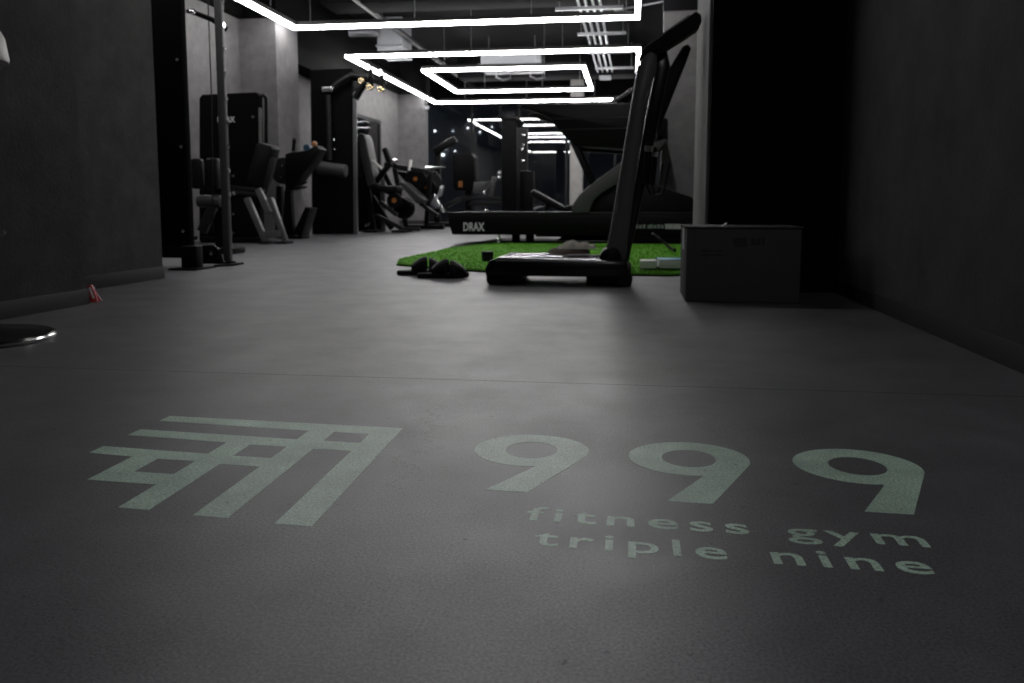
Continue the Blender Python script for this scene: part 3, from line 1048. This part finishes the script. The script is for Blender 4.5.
# seat with knee pads behind the cable column
YS = 6.1
t = Thing('pulldown_seat', 'low charcoal padded machine seat seen between the black column and grey post', 'gym machine', (at(203, 258, YS)[0], YS + .1, 0))
for pxs, yy in (((190, 200), YS), ((204, 217), YS + .05)):
    a, b = at(pxs[0], 158, yy), at(pxs[1], 189, yy)
    t.part('back_pad', box(N(), a[0], b[0], yy, yy + .09, b[1], a[1], .02, 3), 'vinyl')
a, b = at(191, 195, YS), at(216, 207, YS)
t.part('roller_pad', lathe(N(), [(.02, a[0]), (.048, a[0] + .008), (.048, b[0] - .008), (.02, b[0])], (0, YS + .1, (a[1] + b[1]) / 2), 20, 'x'), 'greyvinyl')
a, b = at(207, 206, YS), at(196, 232, YS)
t.part('strut', beam(N(), (a[0], YS + .1, a[1]), (b[0], YS + .1, b[1]), .07, .06), 'dsteel')
t.part('seat_post', beam(N(), (b[0] + .1, YS + .2, 0), (b[0] + .1, YS + .2, a[1] + .2), .07, .07), 'black')
t.part('base_foot', box(N(), b[0] - .1, b[0] + .25, YS + .05, YS + .32, 0, .05, .01), 'black')

# ------------------------------------------------------------------ leg extension machine
YL = 8.05
t = Thing('leg_extension_machine', 'black weight stack machine with tilted back pad and grey A-shaped frame at left wall', 'gym machine', (-3.8, 8.2, 0))
sp = ats([(199, 98), (202, 94.5), (255, 92), (258, 95), (260, 241), (199, 241)], YL + .15)
tower = t.part('weight_tower', prism(N(), [(x, max(z, .0)) for x, z in sp], YL + .15, YL + .27, 'y', .012), 'blackwall')
q = ats([(218, 122.5), (235, 116.5)], YL + .15)
t.part('logo_lettering', upright_text('DRAX', q[0][0], q[1][0], q[0][1], q[1][1], YL + .146, .006), 'logo', tower)
q = at(253, 117, YL + .15)
t.part('lock_button', lathe(N(), [(.001, -.012), (.014, -.008), (.014, 0), (.001, .001)], (q[0], YL + .149, q[1]), 12, 'y'), 'steel', tower)
q = ats([(260, 108), (260.5, 143)], YL + .1)
t.part('guide_rod', tube(N(), [(q[0][0], YL + .10, q[0][1]), (q[1][0], YL + .10, q[1][1])], .016, 10), 'chrome')
qq = ats([(256, 95), (259, 94.5), (261.5, 97), (262, 102), (262, 143)], YL + .2)
t.part('grab_handle', tube(N(), [(x + .02, YL + .26, z) for x, z in qq], .020, 10), 'black')
a, b = at(262, 148, YL), at(254, 184, YL)
t.part('back_pad', prism(N(), ats([(257, 145), (261, 142.5), (272, 145.5), (274, 149), (272.5, 156), (264, 188), (258, 190), (247.5, 182), (248, 178)], YL), YL - .04, YL + .16, 'y', .022), 'vinyl')
a, b = at(271, 158, YL), at(263, 194, YL)
t.part('back_strut', beam(N(), (a[0] + .02, YL, a[1]), (b[0] + .02, YL, b[1]), .05, .06), 'dsteel')
for dz in (0, 4.5):
    a, b = at(229, 187 + dz, YL - .1), at(264, 191 + dz, YL - .1)
    t.part('seat_rail', beam(N(), (a[0], YL - .1, a[1]), (b[0], YL - .1, b[1]), .035, .05), 'dsteel')
q = at(234.5, 193.5, YL - .14)
t.part('adjuster_knob', lathe(N(), [(.001, -.03), (.018, -.026), (.018, 0), (.001, .001)], (q[0], YL - .13, q[1]), 14, 'y'), 'chrome')
for y, sh2 in ((YL - .12, 0),):
    l = [at(247, 198, y), at(266, 243.5, y)]
    r = [at(268, 198, y), at(283, 241, y)]
    u = [at(259, 189, y), at(270, 213, y)]
    c = [at(261, 235, y), at(280, 233.5, y)]
    t.part('frame_leg', beam(N(), (l[0][0], y, l[0][1]), (l[1][0], y, max(l[1][1], .02)), .055, .06), 'steel')
    t.part('frame_leg', beam(N(), (r[0][0], y + .06, r[0][1]), (r[1][0], y + .06, max(r[1][1], .02)), .050, .06), 'steel')
    t.part('frame_spine', beam(N(), (u[0][0], y - .02, u[0][1]), (u[1][0], y - .02, u[1][1]), .060, .05), 'steel')
    t.part('cross_bar', beam(N(), (c[0][0], y + .03, c[0][1]), (c[1][0], y + .03, c[1][1]), .07, .05), 'steel')
for px in (267, 284):
    q = at(px, 243, YL - .1)[0]
    t.part('rubber_foot', box(N(), q - .06, q + .05, YL - .18, YL + .02, 0, .025, .005), 'rubber')
a = at(250, 205, YL)
t.part('leg_lever', prism(N(), ats([(236, 200), (243, 197), (252, 214), (262, 230), (258, 236), (240, 236), (232, 215)], YL + .05), YL + .02, YL + .12, 'y', .01), 'black')
t.part('base_beam', box(N(), at(200, 240, YL)[0], at(264, 240, YL)[0], YL, YL + .13, 0, .06, .008), 'black')
for px, py in ((239, 214), (233, 233), (233, 176)):
    q = at(px, py, YL + .14)
    t.part('bolt', lathe(N(), [(.001, -.02), (.014, -.016), (.014, 0), (.001, .001)], (q[0], YL + .015 if px == 239 else YL + .149, q[1]), 12, 'y'), 'steel')

# ------------------------------------------------------------------ arm curl machine with disc
YA = 9.25
t = Thing('arm_curl_machine', 'black arm curl machine with round cam and orange knob, in front of the grey pier', 'gym machine', (-3.95, 9.35, 0))
q = at(284, 171, YA)
disc = t.part('cam_disc', lathe(N(), [(.001, -.03), (.12, -.03), (.15, -.02), (.155, 0), (.15, .02), (.001, .02)], (q[0], YA, q[1]), 40, 'y'), 'dsteel')
for dx, dz in ((.0, .06), (.07, .05), (.055, -.03), (-.02, -.07)):
    t.part('bolt', lathe(N(), [(.001, -.014), (.013, -.010), (.013, 0), (.001, .001)], (q[0] + dx, YA - .03, q[1] + dz), 10, 'y'), 'chrome', disc)
t.part('arm_shield', prism(N(), ats([(290, 155), (296, 153), (312, 151), (320, 146), (324, 150), (318, 162), (308, 174), (297, 190), (290, 191)], YA), YA - .14, YA + .1, 'y', .012), 'black')
t.part('main_post', prism(N(), [(x, max(z, .0)) for x, z in ats([(286, 190), (292, 190), (295, 240), (284, 240)], YA)], YA - .05, YA + .05, 'y', .006), 'black')
t.part('rear_post', prism(N(), [(x, max(z, .0)) for x, z in ats([(273, 186), (278, 186), (279, 240), (272, 240)], YA)], YA + .08, YA + .16, 'y', .006), 'black')
t.part('foot_rest', prism(N(), [(x, max(z, .01)) for x, z in ats([(309, 207), (314, 208), (305, 237), (297, 233)], YA)], YA - .12, YA + .12, 'y', .01), 'black')
a, b = at(294.5, 139, YA), at(293.5, 152, YA)
gh = t.part('knurled_handle', tube(N(), [(a[0], YA, a[1]), (b[0], YA, b[1])], .022, 12), 'black')
t.part('handle_cap', lathe(N(), [(.001, -.01), (.028, -.006), (.028, .012), (.001, .016)], (a[0], YA, a[1]), 14), 'chrome', gh)
t.part('handle_cap', lathe(N(), [(.001, -.01), (.028, -.006), (.028, .012), (.001, .016)], (b[0], YA, b[1]), 14), 'chrome', gh)
q = at(308, 148, YA)
t.part('blue_cap', lathe(N(), [(.03, -.06), (.04, -.05), (.04, .04), (.03, .05)], (q[0], YA, q[1]), 18, 'y'), 'bluep')
q = at(316, 144.5, YA)
t.part('orange_knob', lathe(N(), [(.001, -.03), (.025, -.025), (.034, -.005), (.034, .01), (.02, .03), (.001, .031)], (q[0], YA - .05, q[1]), 18, 'y'), 'orange')
for dz in (0, 4.5):
    a, b = at(291, 186 + dz, YA), at(309, 182.5 + dz, YA)
    t.part('lever', beam(N(), (a[0], YA - .05, a[1]), (b[0], YA - .05, b[1]), .022, .04), 'dsteel')
t.part('base_foot', box(N(), at(284, 240, YA)[0], at(306, 240, YA)[0], YA - .1, YA + .12, 0, .03, .006), 'black')

# ------------------------------------------------------------------ tall cable tower
YK = 10.7
t = Thing('cable_tower', 'tall black cable tower with an angled arm tube and a grey roller pad', 'gym machine', (-3.9, 10.9, 0))
sp = ats([(310, 70), (352, 68), (352, 236), (312, 236)], YK)
tower = t.part('tower_shroud', prism(N(), [(x, max(z, 0)) for x, z in sp], YK, YK + .12, 'y', .01), 'blackwall')
sp = ats([(352, 92), (355.5, 92), (356.5, 236), (353, 236)], YK)
t.part('edge_post', prism(N(), [(x, max(z, 0)) for x, z in sp], YK + .02, YK + .06, 'y', .006), 'steel')
a, b = at(331, 96, YK), at(332.5, 160, YK)
t.part('arm_tube', tube(N(), [(a[0], YK - .10, a[1]), (b[0], YK - .10, b[1])], .033, 14), 'dsteel')
qs = ats([(333, 90), (343, 82), (354, 76), (370, 78)], YK)
t.part('swing_arm', tube(N(), [(x, YK - .1, z) for x, z in qs], .034, 12), 'dsteel')
q = at(331, 90, YK)
hub = t.part('pivot_hub', lathe(N(), [(.03, -.08), (.05, -.07), (.05, .07), (.03, .08)], (q[0], YK - .1, q[1]), 20, 'x'), 'chrome')
a, b = at(324, 168, YK), at(352, 172, YK)
t.part('roller_pad', tube(N(), [(a[0], YK - .22, a[1]), (a[0] + .01, YK - .22, a[1]), (b[0] - .01, YK - .22, b[1]), (b[0], YK - .22, b[1])], [.06, .085, .085, .06], 20), 'greyvinyl')
a, b = at(319, 150, YK), at(327, 167, YK)
t.part('pad_arm', beam(N(), (a[0], YK - .2, a[1]), (b[0], YK - .2, b[1]), .06, .06), 'black')
for px, py in ((334.5, 140), (335, 149)):
    q = at(px, py, YK - .13)
    t.part('bolt', lathe(N(), [(.001, -.03), (.016, -.02), (.016, .02), (.001, .03)], (q[0], YK - .13, q[1]), 12, 'y'), 'chrome')
# pulley block hanging at the top
for px, py, nm in ((371, 69, 'chrome'), (383, 74, 'chrome'), (372, 88, 'brass'), (383, 90, 'brass'), (364, 82, 'brass')):
    q = at(px, py, YK)
    pu = t.part('pulley', lathe(N(), [(.012, -.03), (.036, -.03), (.026, 0), (.036, .03), (.012, .03)], (q[0], YK - .1, q[1]), 20, 'y'), nm)
    t.part('pulley_axle', tube(N(), [(q[0], YK - .15, q[1]), (q[0], YK - .05, q[1])], .018, 10), 'chrome', pu)
for p0, p1 in (((372, 70), (373, 88)), ((383, 75), (383, 90))):
    a, b = at(*p0, YK), at(*p1, YK)
    t.part('pulley_bracket', beam(N(), (a[0], YK - .04, a[1]), (b[0], YK - .04, b[1]), .05, .02), 'black')
t.part('top_arm', beam(N(), (at(352, 70, YK)[0], YK - .02, at(352, 79, YK)[1]), (at(386, 70, YK)[0], YK - .02, at(386, 82, YK)[1]), .06, .05), 'black')
qs = ats([(368, 84), (362, 92), (358, 100)], YK)
t.part('hook_handle', tube(N(), [(x, YK - .1, z) for x, z in qs], .045, 12), 'black')

# ------------------------------------------------------------------ chest press
YP = 11.6
t = Thing('chest_press_machine', 'seated press machine with tall grey back pad, right of the cable tower', 'gym machine', (at(375, 230, YP)[0], YP + .1, 0))
t.part('back_pad', prism(N(), ats([(360.5, 136), (363, 134), (367, 135), (369.5, 141), (378, 184), (371, 187), (367, 172)], YP), YP - .15, YP + .18, 'y', .02), 'greyvinyl')
a, b = at(365, 160, YP), at(372, 228, YP)
t.part('back_post', beam(N(), (a[0] - .03, YP + .05, a[1]), (b[0], YP + .05, 0.02), .08, .08), 'black')
t.part('arm_pad', pad(N(), at(386, 148, YP), at(391, 163, YP), .085, YP - .12, YP + .02, .03), 'vinyl')
a, b = at(392, 163, YP), at(377, 182, YP)
t.part('press_arm', beam(N(), (a[0], YP - .05, a[1]), (b[0], YP - .05, b[1]), .075, .06, .012), 'black')
a, b = at(372, 161, YP - .1), at(382, 168.5, YP - .1)
t.part('grip_handle', tube(N(), [(a[0], YP - .1, a[1]), (b[0], YP - .1, b[1])], .020, 10), 'whitep', label='pale grip handle')
a, b = at(376, 190, YP), at(402, 187, YP)
t.part('seat', pad(N(), at(376, 189, YP), at(400, 189, YP), .09, YP - .15, YP + .18, .03), 'vinyl')
for p0, p1 in (((380, 202), (397, 215)), ((376, 215), (404, 231)), ((404, 231), (420, 229))):
    a, b = at(*p0, YP), at(*p1, YP)
    t.part('base_bar', beam(N(), (a[0], YP, max(a[1], .04)), (b[0], YP, max(b[1], .04)), .055, .07), 'dsteel')
q = at(395.5, 200.5, YP)
pt = t.part('weight_plate', lathe(N(), [(.03, -.02), (.105, -.02), (.115, 0), (.105, .02), (.03, .02)], (q[0], YP - .05, q[1]), 32, 'y'), 'black')
t.part('orange_ring', lathe(N(), [(.015, -.004), (.034, -.004), (.034, .004), (.015, .004)], (q[0], YP - .074, q[1]), 28, 'y'), 'orange', pt)
for px in (374, 402):
    q = at(px, 231, YP)[0]
    t.part('rubber_foot', box(N(), q - .1, q + .1, YP - .2, YP + .2, 0, .035, .008), 'rubber')
q = at(404, 208, YP + .3)
t.part('weight_plate', lathe(N(), [(.03, -.03), (.15, -.03), (.165, 0), (.15, .03), (.03, .03)], (q[0], YP + .3, q[1]), 32, 'y'), 'black')
a, b = at(357, 176, YP + .35), at(381, 231, YP + .35)
t.part('weight_stack', box(N(), a[0], b[0], YP + .35, YP + .6, 0, a[1], .01), 'black')
for p0, p1 in (((383, 170), (400, 205)), ((372, 196), (392, 229)), ((385, 190), (412, 205))):
    a, b = at(*p0, YP + .15), at(*p1, YP + .15)
    t.part('frame_tube', beam(N(), (a[0], YP + .15, a[1]), (b[0], YP + .15, max(b[1], .03)), .07, .06), 'black')
q = at(365, 225, YP - .2)
t.part('chrome_foot', lathe(N(), [(.02, -.03), (.03, -.03), (.03, .03), (.02, .03)], (q[0], YP - .1, q[1]), 14, 'x'), 'chrome')

# ------------------------------------------------------------------ plate loaded bench machine
YQ = 13.0
t = Thing('incline_press_machine', 'plate loaded machine with slanted grey bench pad, before the grey back pier', 'gym machine', (at(415, 227, YQ)[0], YQ, 0))
t.part('bench_pad', prism(N(), ats([(401, 183), (404, 181.5), (409, 184), (427, 200), (425, 203), (419, 203.5)], YQ), YQ - .18, YQ + .18, 'y', .02), 'greyvinyl')
a, b = at(420, 203, YQ), at(438, 216, YQ)
t.part('pad_rail', beam(N(), (a[0], YQ, a[1]), (b[0], YQ, b[1]), .06, .08), 'dsteel')
a, b = at(388, 165, YQ), at(432, 172, YQ)
t.part('press_beam', beam(N(), (a[0], YQ - .2, a[1]), (b[0], YQ - .2, b[1]), .07, .07, .012), 'dsteel')
t.part('press_beam', beam(N(), (a[0], YQ + .3, a[1] - .02), (b[0], YQ + .3, b[1] - .02), .07, .07, .012), 'dsteel')
a, b = at(414.5, 160.5, YQ), at(413, 171, YQ)
t.part('grip_handle', tube(N(), [(a[0], YQ - .22, a[1]), (b[0], YQ - .22, b[1])], .026, 12), 'whitep', label='upright pale grip')
a, b = at(398, 172, YQ + .4), at(428, 200, YQ + .4)
t.part('weight_guard', prism(N(), ats([(396, 171), (427, 174), (432, 186), (424, 196), (404, 180)], YQ + .4), YQ + .36, YQ + .44, 'y', .02), 'black')
q = at(398.5, 162, YQ)
t.part('chrome_sleeve', lathe(N(), [(.02, -.12), (.045, -.11), (.045, .05), (.02, .06)], (q[0], YQ - .25, q[1]), 18, 'y'), 'chrome')
for px, py, yy in ((414, 180, YQ + .1), (424, 188, YQ + .2)):
    q = at(px, py, yy)
    pt = t.part('weight_plate', lathe(N(), [(.03, -.02), (.17, -.02), (.185, 0), (.17, .02), (.03, .02)], (q[0], yy + .1, q[1]), 36, 'y'), 'black')
    t.part('orange_ring', lathe(N(), [(.015, -.004), (.034, -.004), (.034, .004), (.015, .004)], (q[0], yy + .076, q[1] + .02), 24, 'y'), 'orange', pt)
for p0, p1 in (((392, 168), (404, 228)), ((428, 172), (424, 227))):
    a, b = at(*p0, YQ), at(*p1, YQ)
    t.part('post', beam(N(), (a[0], YQ + .15, a[1]), (b[0], YQ + .15, .02), .07, .07), 'black')
t.part('base_bar', box(N(), at(396, 228, YQ)[0], at(442, 228, YQ)[0], YQ + .08, YQ + .2, 0, .07, .008), 'black')
t.part('chrome_bracket', prism(N(), ats([(432, 204), (436, 196), (441, 193), (438, 199), (441, 206), (437, 208)], YQ), YQ - .1, YQ, 'y', .006), 'galv')
a, b = at(434, 195, YQ), at(445, 212, YQ)
t.part('foot_lever', beam(N(), (a[0], YQ - .05, a[1]), (b[0], YQ - .05, b[1]), .05, .06), 'chrome')

# lever row machine further back
YR = 14.6
t = Thing('lever_row_machine', 'dark machine with a raised slanted lever and a chrome bar, before the window wall', 'gym machine', (at(440, 224, YR)[0], YR, 0))
a, b = at(434, 152, YR), at(456, 139, YR)
t.part('raised_lever', beam(N(), (a[0], YR, a[1]), (b[0], YR, b[1]), .13, .12, .03), 'black')
a, b = at(437, 150, YR), at(436, 222, YR)
t.part('post', beam(N(), (a[0], YR + .1, a[1]), (b[0], YR + .1, .02), .10, .10), 'black')
a, b = at(428, 167.5, YR), at(448, 167.5, YR)
t.part('chrome_bar', tube(N(), [(a[0], YR - .15, a[1]), (b[0], YR - .15, b[1])], .022, 10), 'chrome')
q = at(433, 181, YR)
t.part('cam', lathe(N(), [(.02, -.03), (.15, -.03), (.16, 0), (.15, .03), (.02, .03)], (q[0], YR, q[1]), 32, 'y'), 'dsteel')
t.part('base_bar', box(N(), at(428, 222, YR)[0], at(452, 222, YR)[0], YR - .1, YR + .2, 0, .08, .01), 'black')
a, b = at(445, 186, YR), at(442, 196, YR)
t.part('pedal', beam(N(), (a[0], YR - .2, a[1]), (b[0], YR - .2, b[1]), .06, .1, .01), 'galv')

# weight stack behind the treadmill tail
YW = 12.6
t = Thing('seated_row_machine', 'black rounded weight tower with an orange mark and a low seat, behind treadmill tail', 'gym machine', (at(465, 228, YW)[0], YW, 0))
tower = t.part('weight_tower', prism(N(), ats([(452.5, 157), (455, 153), (471, 153), (474, 157), (475.5, 188), (473, 191), (456, 191), (453, 187)], YW), YW, YW + .3, 'y', .015), 'black')
t.part('top_cap', prism(N(), ats([(454, 153.5), (472, 152.5), (472, 154), (454, 155)], YW), YW - .01, YW + .31, 'y'), 'dsteel', tower)
q = ats([(458.5, 187), (462.5, 181)], YW)
t.part('orange_mark', box(N(), q[0][0], q[1][0], YW - .004, YW + .002, q[0][1], q[1][1]), 'orange', tower)
a = at(467, 190, YW)
t.part('tower_post', box(N(), a[0] - .05, a[0] + .05, YW + .1, YW + .2, 0, a[1] + .02, .006), 'black')
for p0, p1 in (((447, 206), (462, 198)), ((462, 198.5), (500, 198.5)), ((470, 204), (502, 203))):
    a, b = at(*p0, YW), at(*p1, YW)
    t.part('frame_bar', beam(N(), (a[0], YW - .05, a[1]), (b[0], YW - .05, b[1]), .06, .07), 'dsteel')
t.part('seat_shell', prism(N(), ats([(475, 182), (490, 182), (482, 193), (474, 193)], YW), YW - .1, YW + .25, 'y', .01), 'steel')
a, b = at(495, 177, YW), at(491, 196, YW)
t.part('slanted_handle', beam(N(), (a[0], YW - .05, a[1]), (b[0], YW - .05, b[1]), .075, .07, .02), 'steel')
for px, py in ((484, 193), (499, 177.5), (500, 173), (487, 211)):
    q = at(px, py, YW - .1)
    t.part('chrome_knob', lathe(N(), [(.001, -.03), (.026, -.02), (.026, .02), (.001, .03)], (q[0], YW - .1, q[1]), 14, 'y'), 'chrome')
t.part('base_bar', box(N(), at(455, 228, YW)[0], at(503, 228, YW)[0], YW - .1, YW + .25, 0, .07, .008), 'black')

# rack post
YX = 11.8
t = Thing('squat_rack', 'dark square rack post with a hooked top, standing behind the treadmill deck', 'rack', (at(509, 230, YX)[0], YX, 0))
a, b = at(501.5, 120, YX), at(516.5, 230, YX)
post = t.part('upright', box(N(), a[0], b[0], YX, YX + .05, 0, a[1], .008), 'black')
t.part('top_cap', box(N(), a[0] - .01, b[0] + .01, YX - .01, YX + .06, a[1], a[1] + .03, .006), 'black', post)
q = at(519, 123, YX)
t.part('top_pulley', lathe(N(), [(.02, -.03), (.055, -.03), (.045, 0), (.055, .03), (.02, .03)], (q[0], YX + .08, q[1]), 20, 'y'), 'black')
a, b = at(517.5, 170, YX), at(531, 228, YX)
t.part('weight_stack', box(N(), a[0], b[0], YX + .2, YX + .5, 0, a[1], .02), 'black')
a, b = at(518, 130, YX), at(522, 128, YX)
a, b = at(524, 128, YX + .8), at(525, 168, YX + .8)
t.part('rear_upright', box(N(), a[0] - .12, a[0] + .05, YX + .8, YX + .92, 0, a[1], .008), 'dsteel')
for px, py in ((523, 161), (522, 149), (524, 135), (523, 145)):
    q = at(px, py, YX + .75)
    t.part('chrome_hook', lathe(N(), [(.001, -.03), (.026, -.02), (.026, .02), (.001, .03)], (q[0], YX + .77, q[1]), 14, 'y'), 'chrome')
t.part('base_plate', box(N(), at(500, 230, YX)[0], at(532, 230, YX)[0], YX - .05, YX + .98, 0, .02, .004), 'black')

# bench behind the deck
YH = 10.3
t = Thing('weight_bench', 'inclined black padded bench standing behind the treadmill deck', 'bench', (at(552, 236, YH)[0], YH, 0))
t.part('back_pad', pad(N(), at(532, 192, YH), at(566, 211, YH), .085, YH - .15, YH + .15, .03), 'vinyl')
t.part('seat_pad', pad(N(), at(560, 211, YH), at(580, 206, YH), .08, YH - .15, YH + .15, .03), 'vinyl')
a, b = at(548, 204, YH), at(540, 236, YH)
t.part('leg', beam(N(), (a[0], YH, a[1]), (b[0], YH, .02), .06, .06), 'black')
a, b = at(572, 210, YH), at(576, 236, YH)
t.part('leg', beam(N(), (a[0], YH, a[1]), (b[0], YH, .02), .06, .06), 'black')
t.part('base_rail', box(N(), at(536, 236, YH)[0], at(580, 236, YH)[0], YH - .04, YH + .04, 0, .05, .008), 'black')
q = ats([(534, 207.5), (548, 203)], YH + .3)
t.part('chrome_bar', tube(N(), [(q[0][0], YH + .25, q[0][1]), (q[1][0], YH + .25, q[1][1])], .028, 10), 'chrome')

# ------------------------------------------------------------------ night buildings outside
t = Thing('office_building', 'dark office block outside with scattered lit windows, seen through the back glass', 'building', (-3, 40, -6))
body = t.part('facade', box(N(), -16, 6, 40, 46, -6, 10), 'facade')
for px, py, s, m_ in ((435, 131, 1.6, 'litwin'), (453, 131, 1.0, 'warmwin'), (468, 128, 1.2, 'litwin'), (480, 132, 1.0, 'litwin'), (492, 127, 1.0, 'litwin'),
                      (425, 157, 2.4, 'warmwin'), (443, 155, 2.6, 'litwin'), (446, 149, 1.3, 'litwin'), (455, 151, 1.0, 'litwin'), (422, 141, 1.0, 'warmwin'),
                      (522, 161, 1.4, 'litwin'), (575, 178, 1.0, 'litwin')):
    q = at(px, py, 40)
    k = 40 / F_PX * s * .55
    t.part('lit_window', box(N(), q[0] - k, q[0] + k, 39.95, 40.02, q[1] - k * .8, q[1] + k * .8), m_, body)

t = Thing('apartment_building', 'dark block outside with two columns of lit windows, seen through the left window', 'building', (-13, 38, -6))
body = t.part('facade', box(N(), -17, -12, 28, 39.8, -6, 12), 'facade')
for px, py in ((360, 124), (371, 124), (360, 130), (371, 130), (371, 139), (371, 153)):
    r = _F + _R * ((px - 512) / F_PX) - _U * ((py - 341.5 + SHIFT_PX) / F_PX)
    k = -12 / r.x
    y, z = r.y * k, CAM_Z + r.z * k
    t.part('lit_window', box(N(), -12.03, -11.95, y - .35, y + .35, z - .05, z + .05), 'litwin', body)
